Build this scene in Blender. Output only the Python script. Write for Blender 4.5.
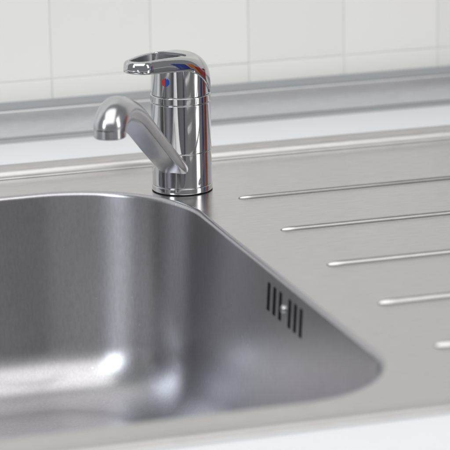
import bpy, bmesh, math, random
import numpy as np
from mathutils import Vector, Matrix

for o in list(bpy.data.objects):
    bpy.data.objects.remove(o, do_unlink=True)
scene = bpy.context.scene
COL = scene.collection
random.seed(4)

# ------------------------------------------------------------------ camera
# metres; X along the wall, Y towards the wall, z = 0 is the top of the sink, the tap's axis is the origin
CAM = Vector((-0.5567, -1.8839, 0.4962))
RIGHT = Vector((0.95277, -0.30319, -0.01725)); UP = Vector((0.09422, 0.24112, 0.96591)); FWD = Vector((0.28869, 0.92192, -0.25830))
cd = bpy.data.cameras.new('camera'); cam = bpy.data.objects.new('camera', cd); COL.objects.link(cam)
m = Matrix.Identity(4)
for i in range(3):
    m[i][0] = RIGHT[i]; m[i][1] = UP[i]; m[i][2] = -FWD[i]; m[i][3] = CAM[i]
cam.matrix_world = m
cd.sensor_width = 36; cd.sensor_fit = 'HORIZONTAL'; cd.lens = 36 * 2677.1 / 450
cd.clip_start = 0.05; cd.clip_end = 50
cd.dof.use_dof = True; cd.dof.focus_distance = 1.97; cd.dof.aperture_fstop = 9.5
scene.camera = cam

# ------------------------------------------------------------------ light
w = bpy.data.worlds.new('World'); scene.world = w; w.use_nodes = True
bg = w.node_tree.nodes['Background']; bg.inputs[0].default_value = (0.95, 0.97, 1.0, 1); bg.inputs[1].default_value = 0.23

def area(name, loc, target, sx, sy, power, col=(1, 1, 1)):
    l = bpy.data.lights.new(name, 'AREA'); l.shape = 'RECTANGLE'; l.size = sx; l.size_y = sy; l.energy = power; l.color = col
    o = bpy.data.objects.new(name, l); COL.objects.link(o); o.location = loc
    o.rotation_euler = (Vector(target) - Vector(loc)).to_track_quat('-Z', 'Y').to_euler()
    return o
area('ceiling_lamp', (-0.3, -1.35, 2.2), (0, 0, 0), 3.2, 2.8, 42, (1, 0.985, 0.965))
area('window_light', (-2.0, -1.3, 1.1), (0, 0, 0.0), 0.55, 1.4, 16, (0.86, 0.94, 1.0))
area('doorway_light', (1.9, -1.6, 0.9), (0, 0, 0.05), 0.6, 1.5, 9, (1, 0.985, 0.96))

scene.view_settings.view_transform = 'Standard'; scene.view_settings.look = 'None'
scene.view_settings.exposure = 0.20; scene.view_settings.gamma = 1.0; scene.view_settings.use_curve_mapping = False
scene.render.engine = 'CYCLES'
scene.cycles.max_bounces = 10; scene.cycles.glossy_bounces = 8

# ------------------------------------------------------------------ materials
def mat(name, col, rough=0.5, metal=0.0, coat=0.0):
    M = bpy.data.materials.new(name); M.use_nodes = True
    b = M.node_tree.nodes['Principled BSDF']
    b.inputs['Base Color'].default_value = (*col, 1); b.inputs['Roughness'].default_value = rough; b.inputs['Metallic'].default_value = metal
    b.inputs['Coat Weight'].default_value = coat
    return M, M.node_tree.nodes, M.node_tree.links, b

def steel(name, col, r0, r1, scale, grain, bump, stain=0.0, aniso=0.0):
    """satin stainless: stretched grain drives fine relief, soft patches drive the gloss"""
    M, n, l, b = mat(name, col, r0, 1.0)
    tc = n.new('ShaderNodeTexCoord')
    mp = n.new('ShaderNodeMapping'); mp.inputs['Scale'].default_value = scale
    l.new(tc.outputs['Object'], mp.inputs[0])
    g = n.new('ShaderNodeTexNoise'); g.inputs['Scale'].default_value = grain; g.inputs['Detail'].default_value = 4; g.inputs['Roughness'].default_value = 0.65
    l.new(mp.outputs[0], g.inputs['Vector'])
    p = n.new('ShaderNodeTexNoise'); p.inputs['Scale'].default_value = 11; p.inputs['Detail'].default_value = 3; p.inputs['Roughness'].default_value = 0.5
    l.new(tc.outputs['Object'], p.inputs['Vector'])
    mr = n.new('ShaderNodeMapRange'); mr.inputs[1].default_value = 0.2; mr.inputs[2].default_value = 0.8; mr.inputs[3].default_value = r0; mr.inputs[4].default_value = r1; mr.clamp = False
    l.new(p.outputs[0], mr.inputs[0]); l.new(mr.outputs[0], b.inputs['Roughness'])
    # dried water marks: small soft specks
    v = n.new('ShaderNodeTexVoronoi'); v.inputs['Scale'].default_value = 85; l.new(tc.outputs['Object'], v.inputs['Vector'])
    ms = n.new('ShaderNodeMapRange'); ms.inputs[1].default_value = 0.04; ms.inputs[2].default_value = 0.10; ms.inputs[3].default_value = 1; ms.inputs[4].default_value = 0
    l.new(v.outputs[0], ms.inputs[0])
    gate = n.new('ShaderNodeMapRange'); gate.inputs[1].default_value = 0.50; gate.inputs[2].default_value = 0.62
    l.new(p.outputs[0], gate.inputs[0])
    mu = n.new('ShaderNodeMath'); mu.operation = 'MULTIPLY'; l.new(ms.outputs[0], mu.inputs[0]); l.new(gate.outputs[0], mu.inputs[1])
    mix = n.new('ShaderNodeMix'); mix.data_type = 'RGBA'
    st = n.new('ShaderNodeMath'); st.operation = 'MULTIPLY'; st.inputs[1].default_value = stain; l.new(mu.outputs[0], st.inputs[0])
    l.new(st.outputs[0], mix.inputs[0]); mix.inputs[6].default_value = (*col, 1); mix.inputs[7].default_value = (0.74, 0.73, 0.72, 1)
    cr = n.new('ShaderNodeMix'); cr.data_type = 'RGBA'; cr.blend_type = 'MULTIPLY'; cr.inputs[0].default_value = 1.0
    gm = n.new('ShaderNodeMapRange'); gm.inputs[1].default_value = 0.3; gm.inputs[2].default_value = 0.7; gm.inputs[3].default_value = 0.86; gm.inputs[4].default_value = 1.0
    l.new(g.outputs[0], gm.inputs[0]); l.new(mix.outputs[2], cr.inputs[6]); l.new(gm.outputs[0], cr.inputs[7])
    l.new(cr.outputs[2], b.inputs['Base Color'])
    if aniso:                                   # brushed round the bowl: highlights stretch up and down
        tg = n.new('ShaderNodeTangent'); tg.direction_type = 'RADIAL'; tg.axis = 'Z'
        b.inputs['Anisotropic'].default_value = aniso; b.inputs['Anisotropic Rotation'].default_value = 0.25
        l.new(tg.outputs[0], b.inputs['Tangent'])
    bp = n.new('ShaderNodeBump'); bp.inputs['Strength'].default_value = bump; bp.inputs['Distance'].default_value = 0.0004
    l.new(g.outputs[0], bp.inputs['Height']); l.new(bp.outputs[0], b.inputs['Normal'])
    return M
M_DECK = steel('brushed steel', (0.668, 0.655, 0.650), 0.19, 0.26, (0.5, 3.5, 3.5), 130, 0.05, 0.35)
M_BASIN = steel('satin steel', (0.535, 0.528, 0.552), 0.26, 0.32, (5, 5, 1.4), 110, 0.04, 0.8, 0.6)
M_RIM = steel('rolled steel', (0.655, 0.643, 0.640), 0.36, 0.42, (0.5, 3.5, 3.5), 130, 0.05, 0.1)
M_ALU = steel('satin aluminium', (0.72, 0.722, 0.73), 0.34, 0.40, (1, 12, 12), 100, 0.08, 0.0)

def chrome(name, col, r):
    M, n, l, b = mat(name, col, r, 1.0)
    tc = n.new('ShaderNodeTexCoord'); p = n.new('ShaderNodeTexNoise'); p.inputs['Scale'].default_value = 55; p.inputs['Detail'].default_value = 7
    l.new(tc.outputs['Object'], p.inputs['Vector'])
    mr = n.new('ShaderNodeMapRange'); mr.inputs[1].default_value = 0.45; mr.inputs[2].default_value = 0.75; mr.inputs[3].default_value = r; mr.inputs[4].default_value = r + 0.05
    l.new(p.outputs[0], mr.inputs[0]); l.new(mr.outputs[0], b.inputs['Roughness'])
    return M
M_CHROME = chrome('chrome', (0.59, 0.59, 0.60), 0.03)
M_SPOUT = chrome('worn chrome', (0.56, 0.56, 0.575), 0.21)
M_DARK, _, _, _b = mat('dark gap', (0.010, 0.010, 0.012), 0.8); _b.inputs['Specular IOR Level'].default_value = 0.1
M_RED, _, _, _ = mat('red enamel', (0.62, 0.05, 0.02), 0.3)
M_BLUE, _, _, _ = mat('blue enamel', (0.02, 0.08, 0.45), 0.3)
M_SEAL, _, _, _ = mat('grey rubber', (0.31, 0.325, 0.34), 0.5)

def noisy(name, col, rough, scale, amount, bump=0.0, coat=0.0):
    M, n, l, b = mat(name, col, rough, 0, coat)
    tc = n.new('ShaderNodeTexCoord'); p = n.new('ShaderNodeTexNoise'); p.inputs['Scale'].default_value = scale; p.inputs['Detail'].default_value = 5
    l.new(tc.outputs['Object'], p.inputs['Vector'])
    oi = n.new('ShaderNodeObjectInfo')
    ad = n.new('ShaderNodeMath'); ad.operation = 'ADD'; l.new(p.outputs[0], ad.inputs[0]); l.new(oi.outputs['Random'], ad.inputs[1])
    mr = n.new('ShaderNodeMapRange'); mr.inputs[1].default_value = 0.3; mr.inputs[2].default_value = 1.7; mr.inputs[3].default_value = 1 - amount; mr.inputs[4].default_value = 1.0
    l.new(ad.outputs[0], mr.inputs[0])
    mx = n.new('ShaderNodeMix'); mx.data_type = 'RGBA'; mx.blend_type = 'MULTIPLY'; mx.inputs[0].default_value = 1
    mx.inputs[6].default_value = (*col, 1); l.new(mr.outputs[0], mx.inputs[7]); l.new(mx.outputs[2], b.inputs['Base Color'])
    if bump:
        bp = n.new('ShaderNodeBump'); bp.inputs['Strength'].default_value = bump; bp.inputs['Distance'].default_value = 0.002
        l.new(p.outputs[0], bp.inputs['Height']); l.new(bp.outputs[0], b.inputs['Normal'])
    return M
M_TILE = noisy('glazed tile', (0.865, 0.86, 0.835), 0.20, 9, 0.05, 0.06)
M_GROUT = noisy('grout', (0.79, 0.79, 0.785), 0.9, 60, 0.2)
M_TOP = noisy('white laminate', (0.86, 0.87, 0.895), 0.35, 20, 0.03)

# ------------------------------------------------------------------ helpers
def link(name, me, material, parent=None, smooth=True):
    o = bpy.data.objects.new(name, me); COL.objects.link(o)
    if material and not me.materials: me.materials.append(material)
    if parent: o.parent = parent
    if smooth:
        me.polygons.foreach_set('use_smooth', [True] * len(me.polygons)); me.update()
    return o
def tag(o, label=None, cat=None, group=None, kind=None):
    if label: o['label'] = label
    if cat: o['category'] = cat
    if group: o['group'] = group
    if kind: o['kind'] = kind
    return o
def pydata(name, vs, fs):
    me = bpy.data.meshes.new(name); me.from_pydata([tuple(map(float, v)) for v in vs], [], fs); me.update()
    bm = bmesh.new(); bm.from_mesh(me); bmesh.ops.recalc_face_normals(bm, faces=bm.faces); bm.to_mesh(me); bm.free()
    return me
def sharp(me, deg):
    me.set_sharp_from_angle(angle=math.radians(deg))
def lathe(name, prof, material, parent, seg=128, deg=35):
    """prof: (r, z) list, closed into a solid of revolution"""
    full = [prof[0]]                      # holding loops keep long faces truly flat under smooth shading
    for a, b in zip(prof, prof[1:]):
        L = math.dist(a, b)
        if L > 0.0012:
            for t in (0.0003 / L, 1 - 0.0003 / L): full.append((a[0] + (b[0] - a[0]) * t, a[1] + (b[1] - a[1]) * t))
        full.append(b)
    prof = full
    vs, fs, rings = [], [], []
    for r, z in prof:
        if r < 1e-7: rings.append([len(vs)]); vs.append((0, 0, z))
        else:
            rings.append(list(range(len(vs), len(vs) + seg)))
            vs += [(r * math.cos(2 * math.pi * k / seg), r * math.sin(2 * math.pi * k / seg), z) for k in range(seg)]
    for a, b in zip(rings, rings[1:]):
        for k in range(seg):
            q = [a[k % len(a)], a[(k + 1) % len(a)], b[(k + 1) % len(b)], b[k % len(b)]]
            q = list(dict.fromkeys(q))
            if len(q) > 2: fs.append(q)
    me = pydata(name, vs, fs); o = link(name, me, material, parent); sharp(me, deg)
    return o
def extrude_x(name, prof, x0, x1, material, parent=None, nseg=1, deg=40):
    """prof: closed (y, z) polygon swept along X"""
    n = len(prof); vs, fs = [], []
    for i in range(nseg + 1):
        x = x0 + (x1 - x0) * i / nseg
        vs += [(x, y, z) for y, z in prof]
    for i in range(nseg):
        for k in range(n):
            fs.append((i * n + k, i * n + (k + 1) % n, (i + 1) * n + (k + 1) % n, (i + 1) * n + k))
    fs.append(tuple(range(n))); fs.append(tuple(range(nseg * n, nseg * n + n)))
    me = pydata(name, vs, fs); o = link(name, me, material, parent); sharp(me, deg)
    return o
def arc(cy, cz, r, a0, a1, n):
    return [(cy + r * math.cos(math.radians(a0 + (a1 - a0) * k / n)), cz + r * math.sin(math.radians(a0 + (a1 - a0) * k / n))) for k in range(n + 1)]
def empty(name, loc=(0, 0, 0)):
    o = bpy.data.objects.new(name, None); COL.objects.link(o); o.location = loc; o.empty_display_size = 0.05
    return o
def bevel_box(name, x0, x1, y0, y1, z0, z1, b, seg=2):
    bm = bmesh.new(); bmesh.ops.create_cube(bm, size=1)
    for v in bm.verts:
        v.co = Vector(((x0 + x1) / 2 + v.co.x * (x1 - x0), (y0 + y1) / 2 + v.co.y * (y1 - y0), (z0 + z1) / 2 + v.co.z * (z1 - z0)))
    if b: bmesh.ops.bevel(bm, geom=list(bm.edges), offset=b, segments=seg, affect='EDGES', profile=0.5)
    me = bpy.data.meshes.new(name); bm.to_mesh(me); bm.free()
    return me

def smin(a, b, k):
    h = np.clip(0.5 + 0.5 * (b - a) / k, 0, 1); return b * (1 - h) + a * h - k * h * (1 - h)
def smax(a, b, k): return -smin(-a, -b, k)
def surface_net(name, f, lo, hi, step):
    """mesh of the zero level of f(x, y, z): surface nets, then each vertex pulled onto the surface"""
    ax = [np.arange(lo[i], hi[i] + step, step) for i in range(3)]
    X, Y, Z = np.meshgrid(*ax, indexing='ij'); F = f(X, Y, Z); S = F < 0
    nx, ny, nz = F.shape
    cnt = np.zeros((nx - 1, ny - 1, nz - 1)); acc = np.zeros((nx - 1, ny - 1, nz - 1, 3))
    for d in range(3):
        sl0 = [slice(None)] * 3; sl1 = [slice(None)] * 3; sl0[d] = slice(0, -1); sl1[d] = slice(1, None)
        A, B = F[tuple(sl0)], F[tuple(sl1)]; c = (A < 0) != (B < 0)
        t = np.where(c, A / np.where(A - B == 0, 1, A - B), 0)
        P = np.stack([X[tuple(sl0)], Y[tuple(sl0)], Z[tuple(sl0)]], -1).copy(); P[..., d] += t * step
        e = [k for k in range(3) if k != d]
        for i in (0, 1):
            for j in (0, 1):
                s = [slice(None)] * 3
                s[e[0]] = slice(i, F.shape[e[0]] - 1 + i); s[e[1]] = slice(j, F.shape[e[1]] - 1 + j)
                cc = c[tuple(s)]; cnt += cc; acc += P[tuple(s)] * cc[..., None]
    act = cnt > 0; idx = -np.ones(act.shape, int); idx[act] = np.arange(act.sum())
    V = acc[act] / cnt[act][:, None]
    h = step * 0.2
    for _ in range(4):
        x, y, z = V.T; f0 = f(x, y, z)
        g = np.stack([f(x + h, y, z) - f(x - h, y, z), f(x, y + h, z) - f(x, y - h, z), f(x, y, z + h) - f(x, y, z - h)], -1) / (2 * h)
        d = -(f0 / np.maximum((g * g).sum(-1), 0.05))[:, None] * g
        L = np.linalg.norm(d, axis=1, keepdims=True); V = V + d * np.minimum(1, step * 0.5 / np.maximum(L, 1e-12))
    fs = []
    for d in range(3):
        e = [(d + 1) % 3, (d + 2) % 3]
        sl0 = [slice(1, -1)] * 3; sl1 = [slice(1, -1)] * 3; sl0[d] = slice(0, -1); sl1[d] = slice(1, None)
        c = S[tuple(sl0)] != S[tuple(sl1)]; I = np.argwhere(c)
        I[:, e[0]] += 1; I[:, e[1]] += 1
        pos = S[I[:, 0], I[:, 1], I[:, 2]]
        q = []
        for a, b in ((-1, -1), (0, -1), (0, 0), (-1, 0)):
            J = I.copy(); J[:, e[0]] += a; J[:, e[1]] += b; q.append(idx[J[:, 0], J[:, 1], J[:, 2]])
        q = np.stack(q, -1); q[~pos] = q[~pos][:, ::-1]; fs.append(q)
    fs = np.concatenate(fs)
    me = bpy.data.meshes.new(name); me.from_pydata(V.tolist(), [], fs.tolist()); me.update()
    return me

# ------------------------------------------------------------------ the setting: tiled wall and white worktop
YW = 0.225; TW = 0.0856; TX0 = -0.0437; TZ0 = 0.0444
wall = link('wall', bevel_box('wall', -0.9, 1.15, YW + 0.0005, YW + 0.06, -0.06, TZ0 + 12 * TW, 0), M_GROUT, None, False)
tag(wall, kind='structure')
gj = 0.0009
tile_me = bevel_box('tile', gj / 2, TW - gj / 2, -0.0065, 0.0, gj / 2, TW - gj / 2, 0.0004, 2)
for v in tile_me.vertices:
    v.co.y += 0.0
tile_me.materials.append(M_TILE)
for i in range(-8, 13):
    for j in range(-1, 12):
        t = bpy.data.objects.new('tile', tile_me); COL.objects.link(t); t.parent = wall
        t.location = (TX0 + i * TW, YW + 0.0065 + random.uniform(-0.0002, 0.0002), TZ0 + j * TW)
        t.rotation_euler = (random.uniform(-0.003, 0.003), 0, random.uniform(-0.003, 0.003))

WT = -0.003
wk = bmesh.new()
def wbox(x0, x1, y0, y1, z0, z1):
    r = bmesh.ops.create_cube(wk, size=1)
    for v in r['verts']:
        v.co = Vector(((x0 + x1) / 2 + v.co.x * (x1 - x0), (y0 + y1) / 2 + v.co.y * (y1 - y0), (z0 + z1) / 2 + v.co.z * (z1 - z0)))
wbox(-0.9, 1.15, 0.06, YW - 0.0005, WT - 0.038, WT)
wbox(-0.9, 1.15, -0.72, -0.520, WT - 0.038, WT)
wbox(-0.9, -0.46, -0.520, 0.06, WT - 0.038, WT)
wbox(0.02, 1.15, -0.520, 0.06, WT - 0.038, WT - 0.0005)
wme = bpy.data.meshes.new('worktop'); wk.to_mesh(wme); wk.free()
worktop = link('worktop', wme, M_TOP, None, False); tag(worktop, kind='structure')

# ------------------------------------------------------------------ upstand profile at the foot of the wall
up = empty('upstand', (0.1, 0.21, WT))
tag(up, 'satin grey metal upstand strip running along the foot of the tiled wall', 'upstand')
yu = 0.0
face = [(0.0145, 0.0035), (0.0145, 0.0268), (0.0012, 0.0268), (0.0004, 0.0264), (0.0, 0.0256), (0.0004, 0.0046), (0.0008, 0.0038), (0.0014, 0.0035)]
extrude_x('face', face, -0.95, 1.0, M_ALU, up)
extrude_x('top_seal', [(0.0148, 0.0269), (0.0148, 0.0310), (0.0105, 0.0312), (0.0012, 0.0290), (0.0006, 0.0269)], -0.95, 1.0, M_SEAL, up)
extrude_x('bottom_seal', [(0.0145, 0.0001), (0.0145, 0.0034), (0.0008, 0.0034), (-0.0016, 0.0001)], -0.95, 1.0, M_SEAL, up)

# ------------------------------------------------------------------ the sink
sink = empty('kitchen_sink', (0, -0.2, 0))
tag(sink, 'brushed stainless steel kitchen sink with deep basin and ribbed drainer set into white worktop', 'sink')
def local(o):            # meshes below are written in world metres
    o.location = o.location - sink.location if o.parent == sink else o.location
    return o
BX0, BX1, BY0, BY1 = -0.43, -0.0062, -0.5065, 0.027
RAD = {'br': 0.100, 'fr': 0.074, 'fl': 0.074, 'bl': 0.100}
def outline(d, n=24):
    """basin outline, counter-clockwise, shrunk by d"""
    x0, x1, y0, y1 = BX0 + d, BX1 - d, BY0 + d, BY1 - d
    pts = []
    for (cx, cy, a0, key) in ((x1, y1, 0, 'br'), (x0, y1, 90, 'bl'), (x0, y0, 180, 'fl'), (x1, y0, 270, 'fr')):
        r = max(RAD[key] - d * 0.75, 0.02)
        ox = cx - r if a0 in (0, 270) else cx + r; oy = cy - r if a0 in (0, 90) else cy + r
        for k in range(n + 1):
            a = math.radians(a0 + 90 * k / n); pts.append((ox + r * math.cos(a), oy + r * math.sin(a)))
    out = []                       # points along the straight sides too
    N = len(pts)
    for i in range(N):
        p, q = pts[i], pts[(i + 1) % N]; out.append(p)
        if i % (n + 1) == n:
            m_ = 16
            out += [(p[0] + (q[0] - p[0]) * k / m_, p[1] + (q[1] - p[1]) * k / m_) for k in range(1, m_)]
    return out
ZF = -0.157; RT = 0.0034; RB = 0.043; TAN = math.tan(math.radians(3.5))
prof = []
for k in range(9):                                       # rolled top edge
    a = math.radians(90 * k / 8); prof.append((RT * math.sin(a), -RT * (1 - math.cos(a))))
zb = ZF + RB
for k in range(1, 13):                                   # drafted wall
    z = -RT + (zb + RT) * k / 12; prof.append((RT + (-RT - z) * TAN, z))
d0 = prof[-1][0]
for k in range(1, 17):                                   # bottom fillet
    a = math.radians(90 * k / 16); prof.append((d0 + RB * (1 - math.cos(a)), zb - RB * math.sin(a)))
d1 = prof[-1][0]
for k in range(1, 5): prof.append((d1 + 0.018 * k, ZF - 0.0012 * k))
vs, fs = [], []
for d, z in prof: vs += [(x, y, z) for x, y in outline(d)]
N = len(outline(0))
for i in range(len(prof) - 1):
    for k in range(N): fs.append((i * N + k, i * N + (k + 1) % N, (i + 1) * N + (k + 1) % N, (i + 1) * N + k))
fs.append(tuple(range((len(prof) - 1) * N, len(prof) * N)))
bme = bpy.data.meshes.new('basin'); bme.from_pydata(vs, [], fs); bme.update()
basin = local(link('basin', bme, M_BASIN, sink)); sharp(bme, 50)
# outer skin gives the pressed sheet its thickness below
sk = basin.modifiers.new('sheet', 'SOLIDIFY'); sk.thickness = 0.0008; sk.offset = -1

# flat top sheet around the basin
DX0, DX1, DY0, DY1 = -0.475, 0.93, -0.5300, 0.0775
inner = outline(0.0)
oc = (BX0 + BX1) / 2, (BY0 + BY1) / 2
outer = []
for x, y in inner:
    dx, dy = x - oc[0], y - oc[1]
    s = min(((DX1 if dx > 0 else DX0) - oc[0]) / dx if abs(dx) > 1e-9 else 9e9, ((DY1 if dy > 0 else DY0) - oc[1]) / dy if abs(dy) > 1e-9 else 9e9)
    outer.append((oc[0] + dx * s, oc[1] + dy * s))
vs = [(x, y, 0) for x, y in inner] + [(x, y, 0) for x, y in outer]
fs = [(k, N + k, N + (k + 1) % N, (k + 1) % N) for k in range(N)]
for cx, cy in ((DX1, DY1), (DX0, DY1), (DX0, DY0), (DX1, DY0)):     # square off the corners
    for k in range(N):
        p, q = outer[k], outer[(k + 1) % N]
        on = lambda P: (abs(P[0] - cx) < 1e-6, abs(P[1] - cy) < 1e-6)
        if (on(p)[0] and on(q)[1] and not on(p)[1]) or (on(p)[1] and on(q)[0] and not on(p)[0]):
            vs.append((cx, cy, 0)); fs.append((N + k, len(vs) - 1, N + (k + 1) % N))
dme = bpy.data.meshes.new('deck'); dme.from_pydata(vs, [], fs); dme.update()
deck = local(link('deck', dme, M_DECK, sink, False))

# raised roll along the wall side and the lower one along the front
back = [(0.0770, -0.0028), (0.0770, 0.0003), (0.0774, 0.0004)] + [(0.0862 - 0.0086 * math.cos(math.radians(a)), 0.0076 * math.sin(math.radians(a))) for a in range(8, 91, 6)] + [(0.0900, 0.0077), (0.0950, 0.0076), (0.0980, 0.0068), (0.0998, 0.0048), (0.1004, 0.002), (0.1004, -0.0028)]
local(extrude_x('rim', back, DX0, DX1, M_RIM, sink, 1, 60))
front = [(-0.5295, -0.0028), (-0.5295, 0.0002), (-0.5310, 0.0004), (-0.5330, 0.0009), (-0.5355, 0.0013), (-0.5380, 0.0013), (-0.5405, 0.0007), (-0.5422, -0.0004), (-0.5430, -0.0016), (-0.5432, -0.0028)]
local(extrude_x('rim', front, DX0, DX1, M_RIM, sink, 1, 60))

# pressed ribs of the drainer
def rib(x0, x1, yc, hw, h):
    vs, fs = [], []; m_ = 14; rows = []
    xs = [(x0 +  hw * 2.6 * (1 - math.cos(math.radians(90 * k / 10))), math.sin(math.radians(90 * k / 10))) for k in range(11)] + [(x0 + 0.0140 + 0.0015 * k, 1.0) for k in range(6)] + [(x1, 1.0)]
    for x, s in xs:
        row = []
        for k in range(m_ + 1):
            t = -1 + 2 * k / m_
            z = h * s * (1 + 0.06 * math.exp(-((x - x0 - 0.0045) / 0.0035) ** 2)) * (math.cos(math.pi * t / 2) ** 1.25) if abs(t) < 1 else 0
            row.append(len(vs)); vs.append((x, yc + hw * t * max(s, 0.02), z + 0.0001))
        rows.append(row)
    for a, b in zip(rows, rows[1:]):
        for k in range(m_): fs.append((a[k], b[k], b[k + 1], a[k + 1]))
    me = bpy.data.meshes.new('drainer_rib'); me.from_pydata(vs, [], fs); me.update()
    bm = bmesh.new(); bm.from_mesh(me); bmesh.ops.recalc_face_normals(bm, faces=bm.faces)
    if sum(f.normal.z for f in bm.faces) < 0: bmesh.ops.reverse_faces(bm, faces=bm.faces)
    bm.to_mesh(me); bm.free()
    return me
for i in range(5):
    local(link('drainer_rib', rib(0.0305, 0.87, -0.0432 - 0.0972 * i, 0.0043, 0.0026), M_DECK, sink))

# overflow: six slots and the screw between them, in the right-hand basin wall
def wall_x(z): return BX1 - (RT + (-RT - z) * TAN)
tilt = math.atan(TAN)
slot_me = bevel_box('overflow_slot', -0.0004, 0.0012, -0.0026, 0.0026, -0.0099, 0.0099, 0.0007, 3)
bvl = bmesh.new(); bvl.from_mesh(slot_me); bvl.to_mesh(slot_me); bvl.free()
slot_me.materials.append(M_DARK)
for y in (-0.2355, -0.2475, -0.2597, -0.2788, -0.2900, -0.3012):
    s = bpy.data.objects.new('overflow_slot', slot_me); COL.objects.link(s); s.parent = basin
    s.location = Vector((wall_x(-0.0187), y, -0.0187)) ; s.rotation_euler = (0, tilt, 0)
sc = lathe('overflow_screw', [(0, -0.001), (0.0031, -0.001), (0.0031, 0.0006), (0.0025, 0.0015), (0.0013, 0.0020), (0, 0.0021)], M_CHROME, basin, 24)
sc.location = Vector((wall_x(-0.0187), -0.2672, -0.0187)); sc.rotation_euler = (0, -math.pi / 2 + tilt, 0)
for c in basin.children: c.location = c.location - sink.location - basin.location
# waste outlet in the basin floor
zd = ZF - 0.0046
dr = lathe('drain', [(0, 0.0008), (0.030, 0.0008), (0.033, 0.0012), (0.036, 0.0030), (0.040, 0.0036), (0.0435, 0.0024), (0.0445, 0.0)], M_CHROME, basin, 64)
dr.location = Vector((-0.225, -0.26, zd)) - sink.location - basin.location
hm = bpy.data.meshes.new('strainer_hole')
hb = bmesh.new(); bmesh.ops.create_circle(hb, cap_ends=True, segments=16, radius=0.0028); hb.to_mesh(hm); hb.free(); hm.materials.append(M_DARK)
for k in range(12):
    h_ = bpy.data.objects.new('strainer_hole', hm); COL.objects.link(h_); h_.parent = dr
    rr = 0.021 if k % 2 else 0.012; a = math.radians(30 * k); h_.location = (rr * math.cos(a), rr * math.sin(a), 0.0012)

# ------------------------------------------------------------------ the tap
tap = empty('mixer_tap', (0, 0, 0))
tag(tap, 'shiny chrome single lever mixer tap standing at the basin corner', 'tap')
R = 0.0225
def drum(name, z0, z1, r, b=0.00035):
    p = [(0, z0), (r - b, z0)] + [(r - b + b * math.sin(math.radians(a)), z0 + b - b * math.cos(math.radians(a))) for a in (30, 60, 90)]
    p += [(r - b + b * math.cos(math.radians(a)), z1 - b + b * math.sin(math.radians(a))) for a in (0, 30, 60, 90)] + [(0, z1)]
    return lathe(name, p, M_CHROME, tap, 160, 60)
lathe('gasket', [(0, 0.0001), (R + 0.0004, 0.0001), (R + 0.0004, 0.0005), (0, 0.0005)], M_DARK, tap)
drum('base_ring', 0.0006, 0.0052, R + 0.0004, 0.0006)
drum('swivel_body', 0.0053, 0.0313, R)
drum('body', 0.0315, 0.0684, R)
drum('collar', 0.0686, 0.0742, R + 0.0001, 0.0005)
rc = 0.0217
housing = drum('cartridge_housing', 0.0743, 0.0955, rc)

cam_az = math.atan2(CAM.y, CAM.x)
LEV = cam_az - math.radians(33)            # the lever points 33 degrees left of the lens
for v in housing.data.vertices:            # its top slopes away under the back of the cap
    if v.co.z > 0.09:
        u = v.co.x * math.cos(LEV) + v.co.y * math.sin(LEV); t = min(max((0.002 - u) / 0.014, 0), 1)
        v.co.z -= 0.010 * t * t * (3 - 2 * t)
SPT = cam_az - math.radians(18)

# handle: cap over the cartridge running out into an open loop
def handle_sdf(x, y, z):
    r = np.sqrt(x * x + y * y)
    top = 0.1066 + 0.050 * x - 1.1 * np.clip(-x - 0.002, 0, 1) ** 1.30
    ztop = z - top
    t = np.clip((0.019 - x) / 0.031, 0, 2.0)
    low = 0.0958 - 0.025 * t ** 1.7
    low = np.where(x > 0.019, 0.0958 + 0.095 * (x - 0.019), np.maximum(low, 0.0749))
    # plan: round over the cartridge, then narrowing to a rounded end
    L = 0.0660; re = 0.0120
    k = np.clip(x / (L - re), 0, 1)
    hw = 0.0228 + (re - 0.0228) * k ** 1.35
    xx = np.maximum(x - (L - re), 0)
    plan = np.where(x > L - re, np.sqrt(xx * xx + y * y) - re, np.where(x < 0, r - 0.0228, np.abs(y) - hw))
    # rounded section: domed over the cap, crisper along the loop
    n = 2.9 + 9.0 * np.clip(x / 0.040, 0, 1) ** 1.3; zb = 0.080
    q = np.maximum(1 + plan / 0.0228, 0); hz = np.maximum((z - zb) / (top - zb), 0)
    dome = ((q ** n + hz ** n) ** (1 / n) - 1) * 0.0228
    body = smax(dome, low - z, np.where(x > 0.012, 0.0025, 0.0009))
    # teardrop opening
    he = 0.0076; xe = L - re; xb = 0.0105
    kk = np.clip((x - xb) / (xe - xb), 0, 1)
    hx = np.maximum(x - xe, 0)
    hole = np.where(x > xe, np.sqrt(hx * hx + y * y) - he, np.abs(y) - (0.0146 + (he - 0.0146) * kk ** 1.3))
    hole = smax(hole, xb - x, 0.003)
    hole = smax(hole, np.where(x < 0.0236, 0.0962 - z, -0.02), 0.0008)
    return smax(body, -hole, 0.0010)
hme = surface_net('handle', handle_sdf, (-0.026, -0.026, 0.070), (0.084, 0.026, 0.120), 0.0006)
handle = link('handle', hme, M_CHROME, tap); handle.rotation_euler = (0, 0, LEV)

# red and blue mark on the housing below the lever
def half_disc(name, material, a0):
    vs, fs = [], []
    for ring, rr in enumerate((0.0, 0.0031)):
        for k in range(13):
            a = math.radians(a0 + 180 * k / 12); yv, zv = rr * math.cos(a), rr * math.sin(a)
            vs.append((math.sqrt((rc + 0.00035) ** 2 - yv * yv), yv, 0.0862 + zv))
    for k in range(12): fs.append((k, k + 1, 14 + k, 13 + k))
    me = pydata(name, vs, fs); o = link(name, me, material, tap, False); o.rotation_euler = (0, 0, LEV + math.radians(3))
    sd = o.modifiers.new('enamel', 'SOLIDIFY'); sd.thickness = 0.0007; sd.offset = 0
    return o
tag(half_disc('hot_mark', M_RED, 90), 'red half of the round mark')
tag(half_disc('cold_mark', M_BLUE, -90), 'blue half of the round mark')

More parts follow.
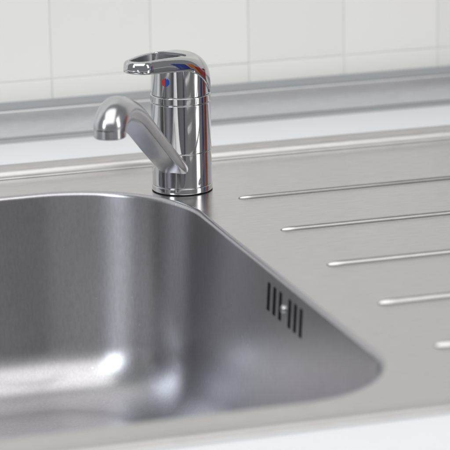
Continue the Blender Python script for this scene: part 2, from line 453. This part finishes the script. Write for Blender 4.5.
# spout: a swept arm, hollow below, bending down to the outlet
def spout_mesh():
    P = [(0.008, 0.0150), (0.030, 0.0275), (0.060, 0.0465), (0.090, 0.0665), (0.115, 0.0825), (0.133, 0.0900), (0.1445, 0.0915), (0.1535, 0.0895), (0.1588, 0.0850), (0.1600, 0.0810)]
    HW = [0.0112, 0.0111, 0.0111, 0.0112, 0.0114, 0.0117, 0.0119, 0.0119, 0.0117, 0.0115]
    HH = [0.0052, 0.0055, 0.0059, 0.0064, 0.0072, 0.0090, 0.0108, 0.0116, 0.0117, 0.0115]
    SQ = [3.2, 3.2, 3.4, 3.4, 3.2, 2.6, 2.2, 2.0, 2.0, 2.0]
    GV = [0.0, 0.22, 0.42, 0.42, 0.38, 0.2, 0.0, 0, 0, 0]
    def cr(a, i, t):
        p0, p1, p2, p3 = a[max(i - 1, 0)], a[i], a[i + 1], a[min(i + 2, len(a) - 1)]
        p0, p1, p2, p3 = map(np.array, (p0, p1, p2, p3))
        return 0.5 * (2 * p1 + (p2 - p0) * t + (2 * p0 - 5 * p1 + 4 * p2 - p3) * t * t + (3 * p1 - p0 - 3 * p2 + p3) * t ** 3)
    st = []
    for i in range(len(P) - 1):
        for k in range(8): st.append((i, k / 8))
    st.append((len(P) - 2, 1.0))
    C = np.array([cr(P, i, t) for i, t in st]); T = np.gradient(C, axis=0); T /= np.linalg.norm(T, axis=1)[:, None]
    seg = 72; vs, fs = [], []
    for j, (i, t) in enumerate(st):
        hw, hh, sq, gv = (float(cr(a, i, t)) for a in (HW, HH, SQ, GV))
        nrm = np.array([-T[j][1], T[j][0]])             # up-ish normal in the (s, z) plane
        for k in range(seg):
            a = 2 * math.pi * k / seg; c, s = math.cos(a), math.sin(a)
            v = hw * math.copysign(abs(c) ** (2 / sq), c); u = hh * math.copysign(abs(s) ** (2 / sq), s)
            if s < 0: u += gv * hh * max(0.0, 1 - (v / (hw * 0.80)) ** 2) ** 0.8 * (1 if s < -0.3 else 0.0)
            else: v *= 1 - 0.10 * s
            q = C[j] + nrm * u; vs.append((q[0], v, q[1]))
    for j in range(len(st) - 1):
        for k in range(seg): fs.append((j * seg + k, j * seg + (k + 1) % seg, (j + 1) * seg + (k + 1) % seg, (j + 1) * seg + k))
    fs.append(tuple(range(seg))); fs.append(tuple(range((len(st) - 1) * seg, len(st) * seg)))
    me = pydata('spout', vs, fs); sharp(me, 60)
    return me
spout = link('spout', spout_mesh(), M_SPOUT, tap); spout.rotation_euler = (0, 0, SPT)
ae = lathe('aerator', [(0, 0.0030), (0.0078, 0.0030), (0.0082, 0.0), (0.0106, 0.0), (0.0112, 0.0006), (0.0112, 0.0062), (0.0, 0.0062)], M_SPOUT, spout, 64)
ae.location = (0.1601, 0, 0.0765)

# ------------------------------------------------------------------ cups on the drainer beyond the picture's right edge: the lever and the tap's side mirror them
def cup(x, y, r, h, col, label, rz):
    M = noisy(label.split()[0] + ' glaze', col, 0.25, 30, 0.08)
    c = empty('cup', (x, y, 0.0032)); tag(c, label, 'cup', 'coloured cups on the drainer'); c.rotation_euler = (0, 0, rz)
    lathe('bowl', [(0, 0.0), (r * 0.70, 0.0), (r * 0.76, 0.002), (r * 0.9, h * 0.3), (r, h * 0.7), (r, h - 0.001), (r - 0.0015, h), (r - 0.003, h - 0.001), (r - 0.0035, h * 0.7), (r * 0.86, h * 0.3), (r * 0.66, 0.006), (0, 0.006)], M, c, 48, 50)
    vs, fs = [], []
    for i in range(17):
        a = math.radians(-78 + 156 * i / 16); cx, cz = r * 0.93 + 0.024 * math.cos(a), h * 0.52 + 0.030 * math.sin(a)
        for k in range(10):
            b_ = 2 * math.pi * k / 10; vs.append((cx + 0.0042 * math.cos(b_) * math.cos(a), 0.0055 * math.sin(b_), cz + 0.0042 * math.cos(b_) * math.sin(a)))
    for i in range(16):
        for k in range(10): fs.append((i * 10 + k, i * 10 + (k + 1) % 10, i * 10 + 10 + (k + 1) % 10, i * 10 + 10 + k))
    link('handle', pydata('handle', vs, fs), M, c)
cup(0.53, -0.150, 0.047, 0.150, (0.03, 0.055, 0.28), 'blue cup on the drainer, nearest the front, mirrored in the tap lever', 0.6)
cup(0.57, -0.045, 0.047, 0.175, (0.58, 0.17, 0.035), 'orange cup on the drainer between the blue and the red cup', -0.4)
cup(0.53, 0.032, 0.040, 0.130, (0.32, 0.03, 0.035), 'red cup on the drainer, closest to the wall', 0.9)
